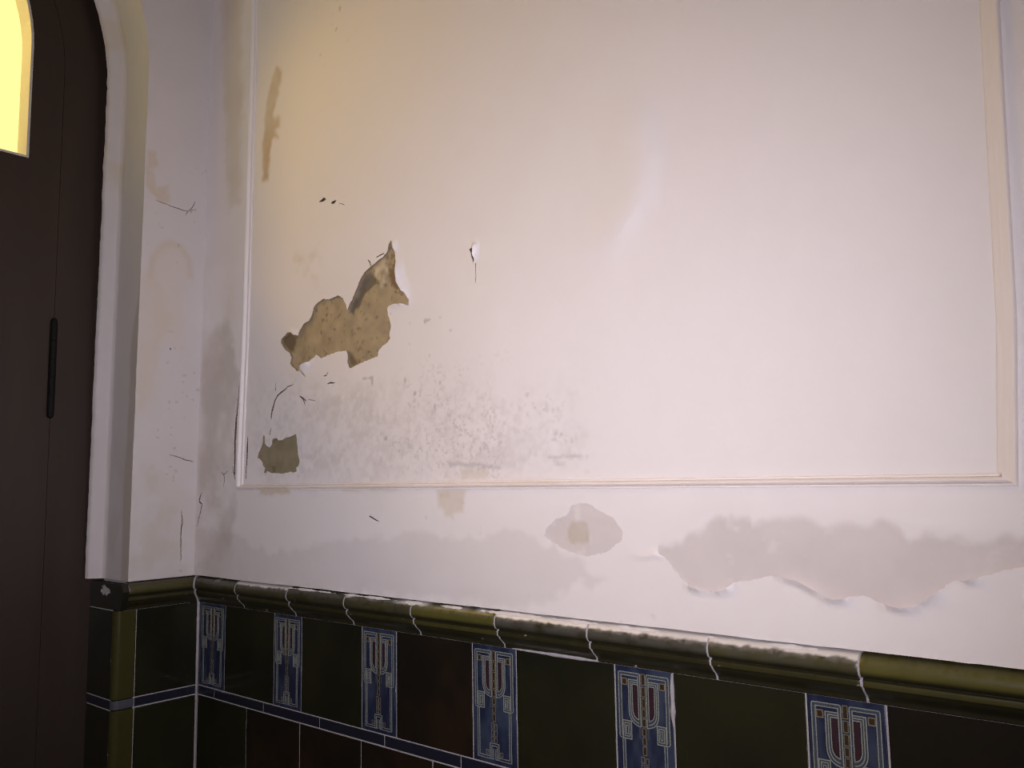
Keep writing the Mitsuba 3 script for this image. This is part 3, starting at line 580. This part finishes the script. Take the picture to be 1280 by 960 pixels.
def rail_joint(s, place, w=0.00115, parent=None):
    m = len(RPF); v = []
    keep = [0, 3, 5, 7, 10, 12, 18, 20, 22, 24, 26, 28, 29]
    kd = np.interp(RPF[:, 1], RP[keep, 1], RP[keep, 0]); wz = w * (0.45 + 1.1 * nz(np.stack([np.full(m, s), RPF[:, 1]], 1), 95, 19))
    for q in (-1, 1):
        v.append(place(s + q * wz, 0.45 * kd + 0.55 * RPF[:, 0] - 0.0003, RPF[:, 1]))
    f = []
    for j in range(m - 1): f += [(j, j + 1, m + j + 1), (j, m + j + 1, m + j)]
    return add('rail_joint', (np.vstack(v), np.array(f)), 'grout', parent, smooth=True)
on_main = lambda s, d, z: np.stack([s, -d, z], 1)
on_left = lambda s, d, z: np.stack([d, -s, z], 1)
joints = [0.161, 0.315, 0.465, 0.615, 0.775, 0.9225, 1.081, 1.240, 1.397, 1.552, 1.707]
look = [(0.30, 0.25, 0.35), (0.50, 0.38, 0.4), (0.20, 0.22, 0.35), (0.45, 0.26, 0.35), (1.0, 0.28, 0.1), (0.05, 0.95, 0.95), (0.10, 0.90, 0.9), (0.55, 0.75, 0.6), (1.0, 0.12, 0.05), (0.9, 0.2, 0.1), (0.8, 0.2, 0.2)]
prev = 0.0
TRIM1 = 'trim_1'
core = box(0.02, X1, -0.003, 0.012, -0.0005, 0.046)
add(TRIM1, core, 'grout')
labels[TRIM1] = {'label': 'olive green glazed dado rail along the long flaking wall, paint splashed on its top', 'category': 'trim', 'kind': 'structure'}
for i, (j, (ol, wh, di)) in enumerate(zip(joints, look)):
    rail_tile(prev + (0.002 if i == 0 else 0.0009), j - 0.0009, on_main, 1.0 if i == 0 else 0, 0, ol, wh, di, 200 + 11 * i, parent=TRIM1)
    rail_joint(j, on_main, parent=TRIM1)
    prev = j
add('plain_length', box(prev, X1, -0.022, 0.0, 0.0, 0.049), 'olive_glaze', TRIM1)
TRIM2 = 'trim_2'
add(TRIM2, box(-0.02, 0.003, -0.145, -0.02, -0.0005, 0.046), 'grout')
labels[TRIM2] = {'label': 'short glazed dado rail between the inner corner and the dark door', 'category': 'trim', 'kind': 'structure'}
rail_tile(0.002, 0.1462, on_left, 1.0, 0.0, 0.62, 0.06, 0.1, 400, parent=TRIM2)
# cut end piece of the rail in the door reveal, with a chip
end = trimesh.creation.extrude_polygon(sg.Polygon([(0.016, 0.0015), (0.0215, 0.022), (0.0235, 0.034), (0.018, 0.0475), (-0.104, 0.0475), (-0.104, 0.0015)]).buffer(-0.0015).buffer(0.0015), 0.0115, engine='earcut')
v = np.array(end.vertices); end = (np.stack([v[:, 0], -0.1462 - v[:, 2], v[:, 1]], 1), np.array(end.faces)[:, ::-1])
add('rail_end_tile', end, 'green_glaze', TRIM2, 'dark cut end of the rail with a pale chip')
ch = trimesh.creation.icosphere(subdivisions=2, radius=1.0); cv = np.array(ch.vertices)
cv = cv * (1 + 1.9 * (nz(cv, 2.2, 3, 2) - 0.5)[:, None]) * [0.015, 0.0020, 0.0078] + [-0.045, -0.1575, 0.033]
add('chip', (cv, ch.faces), 'grout', TRIM2, 'pale chipped spot')
add('corner_filler', fillet([(0.012, -0.012, 0.049), (0.022, -0.022, 0.042), (0.024, -0.024, 0.034), (0.018, -0.018, 0.022), (0.012, -0.012, 0.012), (0.004, -0.004, 0.0)], [3.0, 2.4, 1.3, 1.5, 1.6, 2.4], 17), 'grout', TRIM2, smooth=True)

# white paint and filler slopped along the top of the rail
def slop(x0, x1, amp, seed):
    n = int((x1 - x0) / 0.0025); m = 7; vs = []
    for x in np.linspace(x0, x1, n):
        w = amp * max(0.0, nz([[x, 0.2]], 36, seed, 4)[0] - 0.40) * 2.0
        for j in range(m):
            t = j / (m - 1)
            d = 0.0178 + (0.0002 + w) * t; full = min(1.0, w / (0.35 * amp))
            zt = np.interp(d, [0.0165, 0.019, 0.021, 0.0227, 0.0239, 0.0247], [0.0482, 0.0470, 0.0452, 0.0430, 0.0405, 0.0378])
            vs.append([x, -d - 0.0003, zt + full * (0.0020 * (1 - t) ** 1.5 * (0.5 + nz([[x, t]], 80, seed)[0]) + 0.0007 * np.sin(np.pi * t)) - 0.0006 * (1 - full)])
    f = []
    ws = [amp * max(0.0, nz([[x, 0.2]], 36, seed, 4)[0] - 0.40) * 2.0 for x in np.linspace(x0, x1, n)]
    for i in range(n - 1):
        if min(ws[i], ws[i + 1]) < amp * 0.01: continue
        for j in range(m - 1):
            a = i * m + j; f += [(a, a + 1, a + m + 1), (a, a + m + 1, a + m)]
    return np.array(vs), np.array(f)
add('paint_splash', slop(0.60, 1.20, 0.0085, 21), 'paint_white', TRIM1, 'white paint slopped over the rail top', smooth=True)
add('paint_splash', slop(0.30, 0.58, 0.0050, 23), 'paint_white', TRIM1, smooth=True)
scene['paint_white'] = two(bumped(plain((0.74, 0.70, 0.70), 0.8, 0.2), plaster_bump))

# ------------------------------------------------------------------ wall_left: the door wall, plaster about x = 0.013 leaning back, arched opening
YC, RA, ZS = -0.625, 0.4805, 0.985
LX = lambda z: 0.013 + 0.018 * z
def arch(r, z0, n=40, zs=ZS):
    a = np.linspace(0, np.pi, n)
    return [(YC + r, z0), *[(YC + r, z) for z in np.linspace(z0, zs, 120)[1:-1]], *[(YC + r * math.cos(t), zs + r * math.sin(t)) for t in a], *[(YC - r, z) for z in np.linspace(zs, z0, 30)[1:-1]], (YC - r, z0)]
wob = lambda q: q + np.stack([0.0022 * (nz(q, 14, 3, 3) - 0.5) + 0.0012 * (nz(q, 70, 4, 2) - 0.5), 0 * q[:, 0]], 1)
edge = wob(resample(np.array(arch(RA, 0.0512)), 0.003, closed=False))
Lw = sg.Polygon([(0.0, 0.0512), (0.0, Z1), (-1.25, Z1), (-1.25, 0.0512), *edge[::-1]]).buffer(0)
lcr = [crack_polygon(p, w, 140 + i) for i, (p, w) in enumerate(F['L_cracks'])]
lcr += [sg.Point(*mm(p)).buffer(r / 1000, quad_segs=3) for p, r in zip(F['L_spots'][:5], (1.6, 1.3, 1.1, 1.0, 0.9))]
lh = unary_union(lcr)
Lreg = Lw.difference(lh)
Lreg = max(getattr(Lreg, 'geoms', [Lreg]), key=lambda g: g.area)
P = np.vstack([grid(-0.24, 0.0, 0.0512, 1.35, 0.0032), grid(-1.25, 0, 1.35, Z1, 0.03), grid(-1.25, -0.24, 0.0512, 1.35, 0.03)])
nearl = unary_union([lh.buffer(0.0012), sg.LineString(edge).buffer(0.0012)])
P = P[~shapely.contains_xy(nearl, P[:, 0], P[:, 1])]
P = np.vstack([P, edge] + [np.array(g.exterior.coords)[:-1] for g in as_list(lh)])
P, Fl = triangulate(P, Lreg)
def left_h(P): return 0.0020 * (nz(P, 6, 74, 2) - 0.5) + 0.0012 * (nz(P, 22, 75, 3) - 0.5)
def left_colour(P):
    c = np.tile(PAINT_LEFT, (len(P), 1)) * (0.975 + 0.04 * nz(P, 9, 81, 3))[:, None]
    c = lerp(c, (0.50, 0.40, 0.24), 0.52 * stain(P, mm(F['L_ochre'][0]), 0.005, 0.005, 82) * (0.4 + 0.9 * nz(P, 60, 83)))
    d, t = seg_dist(P, mm(F['L_ring']))
    c = lerp(c, (0.50, 0.42, 0.30), 0.42 * np.exp(-(d / 0.0075) ** 2))
    ins = stain(P, mm(F['L_ring'] + [[-60, 480], [-110, 480]]), 0.01, 0.008, 84)
    c = lerp(c, (0.62, 0.54, 0.46), 0.40 * ins)
    c = lerp(c, (0.58, 0.50, 0.40), 0.50 * stain(P, mm(F['L_tan']), 0.012, 0.010, 85) * (0.4 + 0.8 * nz(P, 30, 86)))
    c = lerp(c, (0.52, 0.47, 0.40), 0.55 * stain(P, mm(F['L_low']), 0.02, 0.015, 87) * sstep(0.35, 0.68, nz(P, 28, 88, 4)))
    c = lerp(c, (0.58, 0.53, 0.49), 0.35 * (1 - sstep(0.1, 0.5, P[:, 1])) * sstep(0.4, 0.7, nz(P, 18, 89, 4)))
    sp = sstep(0.76, 0.80, nz(P, 150, 90, 1)) * sstep(0.55, 0.7, nz(P, 12, 91, 1))
    return np.clip(lerp(c, (0.36, 0.33, 0.32), 0.6 * sp), 0.02, 0.95)
hl = left_h(P)
WL = add('wall_left', (np.stack([LX(P[:, 1]) + hl, P[:, 0], P[:, 1]], 1), Fl), 'paint', smooth=True, uv=P, color=left_colour(P))
struct(WL, 'stained white plaster wall with an arched doorway beside the corner')
vs, fs, n0 = [], [], 0
for g in as_list(lh):
    q = np.array(g.exterior.coords)[:-1]; n = len(q); x = LX(q[:, 1]) + left_h(q)
    vs += [np.stack([x, q[:, 0], q[:, 1]], 1), np.stack([x - 0.004, q[:, 0], q[:, 1]], 1)]; i = np.arange(n); j = (i + 1) % n
    fs += [np.stack([i, j, j + n], 1) + n0, np.stack([i, j + n, i + n], 1) + n0]; n0 += 2 * n
add('crack_edge', (np.vstack(vs), np.vstack(fs)), 'rim', WL)
add('crack_hollow', box(0.0005, 0.0025, -0.13, -0.01, 0.06, 0.75), 'crack_shade', WL)
# plastered reveal of the arch: arris, reveal and the splayed return against the door frame
d_in = np.r_[np.linspace(0, 0.004, 3), np.linspace(0.007, 0.090, 22)]
prof = [(d, 0.0) for d in d_in] + [(0.0915 + 0.0035, 0.003), *[(0.0955 + 0.0125 * t, 0.004 + 0.021 * t) for t in np.linspace(0, 1, 8)], (0.1140, 0.0262)]
prof = np.array(prof)
en = edge; dd = np.gradient(en, axis=0); dd /= np.linalg.norm(dd, axis=1, keepdims=True)
inw = np.stack([-dd[:, 1], dd[:, 0]], 1)
if inw[3, 0] > 0: inw = -inw
m = len(prof); vs, cs = [], []
jag = 0.0026 * (nz(en, 75, 31, 3) - 0.5)
for i in range(len(en)):
    q = en[i] + prof[:, 1:2] * inw[i] * (1 + jag[i] / 0.024 * sstep(0.01, 0.026, prof[:, 1:2]))
    x0 = LX(q[:, 1]) + left_h(en[i:i + 1])[0] - prof[:, 0]
    x0[m - 1] -= 0.0
    bow = 0.0012 * (nz(np.stack([prof[:, 0], np.full(m, en[i, 1])], 1), 18, 33, 2) - 0.5)
    vs.append(np.stack([x0, q[:, 0] + bow * inw[i, 0], q[:, 1] + bow * inw[i, 1]], 1))
v = np.vstack(vs)
Q = np.stack([np.tile(prof[:, 0], len(en)), v[:, 2]], 1)
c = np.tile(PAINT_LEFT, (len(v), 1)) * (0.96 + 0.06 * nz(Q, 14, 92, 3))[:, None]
d = Q[:, 0]; z = Q[:, 1]
dampw = 0.026 * sstep(0.62, 0.45, z) * (0.5 + nz(Q, 12, 93))
c = lerp(c, (0.46, 0.41, 0.35), 0.75 * (d < 0.095) * sstep(0.006, -0.004, d - dampw) * sstep(0.68, 0.50, z))
c = lerp(c, (0.50, 0.46, 0.42), 0.45 * (d < 0.095) * sstep(0.35, 0.7, nz(Q * [1, 0.6], 30, 94, 4)) * (1 - sstep(0.1, 0.6, z)))
c = lerp(c, (0.55, 0.46, 0.33), 0.5 * (d > 0.08) * sstep(0.45, 0.7, nz(Q, 22, 95, 3)) * sstep(0.72, 0.82, z))
f = []
for i in range(len(en) - 1):
    for j in range(m - 1):
        a = i * m + j; f += [(a, a + m, a + m + 1), (a, a + m + 1, a + 1)]
f = np.array(f)
tn = np.cross(v[f[0, 1]] - v[f[0, 0]], v[f[0, 2]] - v[f[0, 0]])
if tn[1] > 0 and abs(tn[1]) > abs(tn[0]): f = f[:, ::-1]
add('reveal', (v, f), 'paint', WL, 'plastered reveal of the arched doorway', smooth=40 if False else True, color=np.clip(c, 0.02, 0.95))
# masonry behind
mas = extrude(sg.Polygon([(0.12, -ZT), (0.12, Z1), (-1.4, Z1), (-1.4, -ZT), (YC - RA - 0.012, -ZT), *[(a, b) for a, b in arch(RA + 0.012, -ZT)[::-1]][1:-1], (YC + RA + 0.012, -ZT)]).buffer(0), 0.13)
v = np.array(mas.vertices)
add('backing', (np.stack([-0.135 + v[:, 2] * 0.98, v[:, 0], v[:, 1]], 1), mas.faces), 'grout', WL)

# tiles of the door wall: cut square tiles, rounded edge tiles, border strip and reveal tiles
TW = 0.1162
cut_g, cut_b, cut_s = tile_ply(TW, DH, 'green_glaze'), tile_ply(TW, 0.1532, 'green_glaze'), tile_ply(TW, 0.0150, 'navy_glaze', 0.0012)
rev_g, rev_s = tile_ply(0.092, DH, 'green_glaze'), tile_ply(0.092, 0.0150, 'navy_glaze', 0.0012)
def edge_ply(h, mat):
    """Tile with a rounded outer edge: flat on the door wall, quarter round into the reveal."""
    R = 0.012; pts = [(-0.004, -0.1208), (-0.0006, -0.1208), (0.0, -0.1216), (0.0, -0.130), (0.0, -0.138), (0, -0.158 + R)]
    pts += [(-R + R * math.cos(t), -0.158 + R - R * math.sin(t)) for t in np.linspace(0, np.pi / 2, 9)[1:]] + [(-0.0125, -0.1575), (-0.0125, -0.154)]
    pts = np.array(pts); n = len(pts); i0 = 0.0007
    v = np.vstack([np.c_[pts + [-0.0006, 0.0003], np.full(n, 0.0)], np.c_[pts, np.full(n, -i0)], np.c_[pts, np.full(n, -h + i0)], np.c_[pts + [-0.0006, 0.0003], np.full(n, -h)]])
    f = []
    for r in range(3):
        for j in range(n - 1):
            a = r * n + j; f += [(a, a + n, a + n + 1), (a, a + n + 1, a + 1)]
    return mikit.ply((v, np.array(f)), mat, smooth=40)
e_g, e_l, e_s = edge_ply(DH, 'olive_glaze'), edge_ply(0.1532, 'olive_glaze'), edge_ply(0.0150, 'pale_blue_glaze')
scene['pale_blue_glaze'] = glazed((0.075, 0.080, 0.10), 0.25)
rows = [(-0.0008, cut_g, e_g, rev_g), (-0.1548, cut_s, e_s, rev_s)] + [(-0.1722 - 0.1555 * r, cut_b, e_l, None) for r in range(3)]
rev_l = tile_ply(0.092, 0.1532, 'green_glaze')
for z, a, e, r in rows:
    strip = a is cut_s
    put('border_tile' if strip else 'green_tile', a, WL, 0.0, z, y=-0.1193, rot=90)
    add('border_edge_tile' if strip else 'edge_tile', None, None, WL, None, ply=e, to_world=T().translate([0, 0, ZT + z]))
    put('border_tile' if strip else 'reveal_tile', r or rev_l, WL, -0.1060, z, y=-0.1580)
def plane(a, b, c, d): return np.array([a, b, c, d], float), np.array([(0, 1, 2), (0, 2, 3)])
add('grout', plane((-0.0012, 0.0, -0.66), (-0.0012, -0.1225, -0.66), (-0.0012, -0.1225, 0.001), (-0.0012, 0.0, 0.001)), 'grout', WL)
add('grout', plane((-0.11, -0.1568, -0.66), (-0.0118, -0.1568, -0.66), (-0.0118, -0.1568, 0.001), (-0.11, -0.1568, 0.001)), 'grout', WL)
add('plain_dado', box(-0.10, -0.0045, -0.1545, 0.0, -ZT, 0.0), 'green_glaze', WL)
add('plain_dado', box(-0.10, -0.0045, -1.25, YC - RA - 0.013, -ZT, 0.05), 'green_glaze', WL)

add('filler_smear', fillet([(0.0005, y, 0.0008) for y in np.linspace(-0.004, -0.15, 14)], [1.6, 0.8, 1.0, 1.2, 0.7, 1.1, 0.6], 23), 'grout', WL, 'white filler under the short rail', smooth=True)

# ------------------------------------------------------------------ door_1: dark arched door with a lit fanlight
XD = -0.105
def slab(poly, x0, x1):
    m = extrude(poly, x1 - x0); v = np.array(m.vertices)
    return np.stack([x0 + v[:, 2], v[:, 0], v[:, 1]], 1), np.array(m.faces)
def arch_poly(r, z0, zs=ZS): return sg.Polygon(arch(r, z0, 48, zs)).buffer(0)
RF = 0.3845
leaf_p = arch_poly(RF - 0.0005, -ZT, 1.0)
fan = sg.Polygon(arch(0.329, 0.817, 40, 1.030)).buffer(0)
LEAF = slab(leaf_p.difference(fan), XD - 0.047, XD - 0.0006)
DOOR = add('door_1', LEAF, 'door_paint')
labels[DOOR] = {'label': 'dark brown arched door with a glowing yellow fanlight', 'category': 'door', 'kind': 'structure'}
frame_p = arch_poly(0.500, -ZT).difference(arch_poly(RF, -ZT - 0.01, 1.0))
add('frame', slab(frame_p, XD - 0.07, XD), 'door_paint', DOOR, 'dark arched door frame')
bead_p = fan.difference(fan.buffer(-0.0045, join_style=2))
add('glazing_bead', slab(bead_p, XD - 0.046, XD - 0.0015), 'cream_paint', DOOR, 'cream rebate around the fanlight glass')
gp, gf = trimesh.creation.triangulate_polygon(fan.buffer(0.002), engine='earcut')
glass = (np.stack([np.full(len(gp), XD - 0.0465), gp[:, 0], gp[:, 1]], 1), gf)
tn = np.cross(glass[0][gf[0, 1]] - glass[0][gf[0, 0]], glass[0][gf[0, 2]] - glass[0][gf[0, 0]])
if tn[0] < 0: glass = (glass[0], gf[:, ::-1])
scene['fanlight_glass_sheet'] = {'type': 'thindielectric', 'int_ior': 1.5, 'specular_transmittance': {'type': 'rgb', 'value': [1.0, 0.95, 0.75]}}
add('fanlight_glass', glass, 'fanlight_glass_sheet', DOOR, 'glowing yellow obscured glass of the fanlight', emitter={'type': 'area', 'radiance': {'type': 'rgb', 'value': FANLIGHT}})
stop_p = arch_poly(RF + 0.02, -ZT).difference(arch_poly(RF - 0.012, -ZT - 0.01, 1.0))
add('door_stop', slab(stop_p, XD - 0.069, XD - 0.0475), 'door_paint', DOOR)  # unseen ring added behind the leaf to keep light from leaking past
wv = np.array([(-0.90, -1.16, 1.38), (-0.90, -0.80, 1.38), (-0.90, -0.80, 1.74), (-0.90, -1.16, 1.74)])
LAMP_PANEL = add('window_1', (wv, np.array([(0, 1, 2), (0, 2, 3)])), two(plain((0.7, 0.7, 0.65), 0.5)), emitter={'type': 'area', 'radiance': {'type': 'rgb', 'value': LAMP}})  # unseen bright panel added for the warm light through the fanlight
labels[LAMP_PANEL] = {'label': 'unseen square lamp panel added beyond the dark door', 'category': 'window', 'kind': 'structure'}
for (a, b, c, d) in ((-1.19, -0.77, 1.35, 1.385), (-1.19, -0.77, 1.735, 1.77), (-1.19, -1.155, 1.35, 1.77), (-0.805, -0.77, 1.35, 1.77)):
    add('frame', box(-0.93, -0.885, a, b, c, d), 'door_paint', LAMP_PANEL)  # border of the added lamp panel
POR = add('wall_porch', box(-1.0, -0.93, -1.7, 0.5, -ZT, Z1), 'plain_paint')
labels[POR] = {'label': 'plain wall of the porch beyond the door', 'category': 'wall', 'kind': 'structure'}
kn = []
for i in range(5):
    z0 = 0.352 + i * 0.0335
    c_ = trimesh.creation.cylinder(radius=0.0062, height=0.0328, sections=16); c_.apply_translation((XD + 0.0015, YC + RF - 0.0008, z0 + 0.016)); kn.append(c_)
for z0 in (0.349, 0.522):
    c_ = trimesh.creation.icosphere(subdivisions=2, radius=0.0058); c_.apply_translation((XD + 0.0015, YC + RF - 0.0008, z0)); kn.append(c_)
add('hinge', trimesh.util.concatenate(kn), 'dark_metal', DOOR, 'dark knuckle hinge on the door edge', smooth=35)

# ------------------------------------------------------------------ rest of the lobby, outside the frame
def plain_wall(key, mesh, mat, label, cat):
    add(key, mesh, mat); labels[key] = {'label': label, 'category': cat, 'kind': 'structure'}
scene['floor_tile'] = two(plain((0.10, 0.06, 0.045), 0.5))
plain_wall('floor', box(-0.3, X1, -1.35, 0.1, -ZT - 0.05, -ZT), 'floor_tile', 'dark tiled lobby floor', 'floor')
plain_wall('ceiling', box(-0.3, X1, -1.35, 0.1, Z1, Z1 + 0.05), 'plain_paint', 'white plaster ceiling', 'ceiling')
plain_wall('wall_back', box(-0.3, X1, -1.35, -1.25, -ZT, Z1), 'plain_paint', 'plain wall of the lobby opposite the flaking wall', 'wall')
plain_wall('wall_front', box(X1, X1 + 0.05, -1.35, 0.1, -ZT, Z1), 'plain_paint', 'far end wall of the lobby', 'wall')
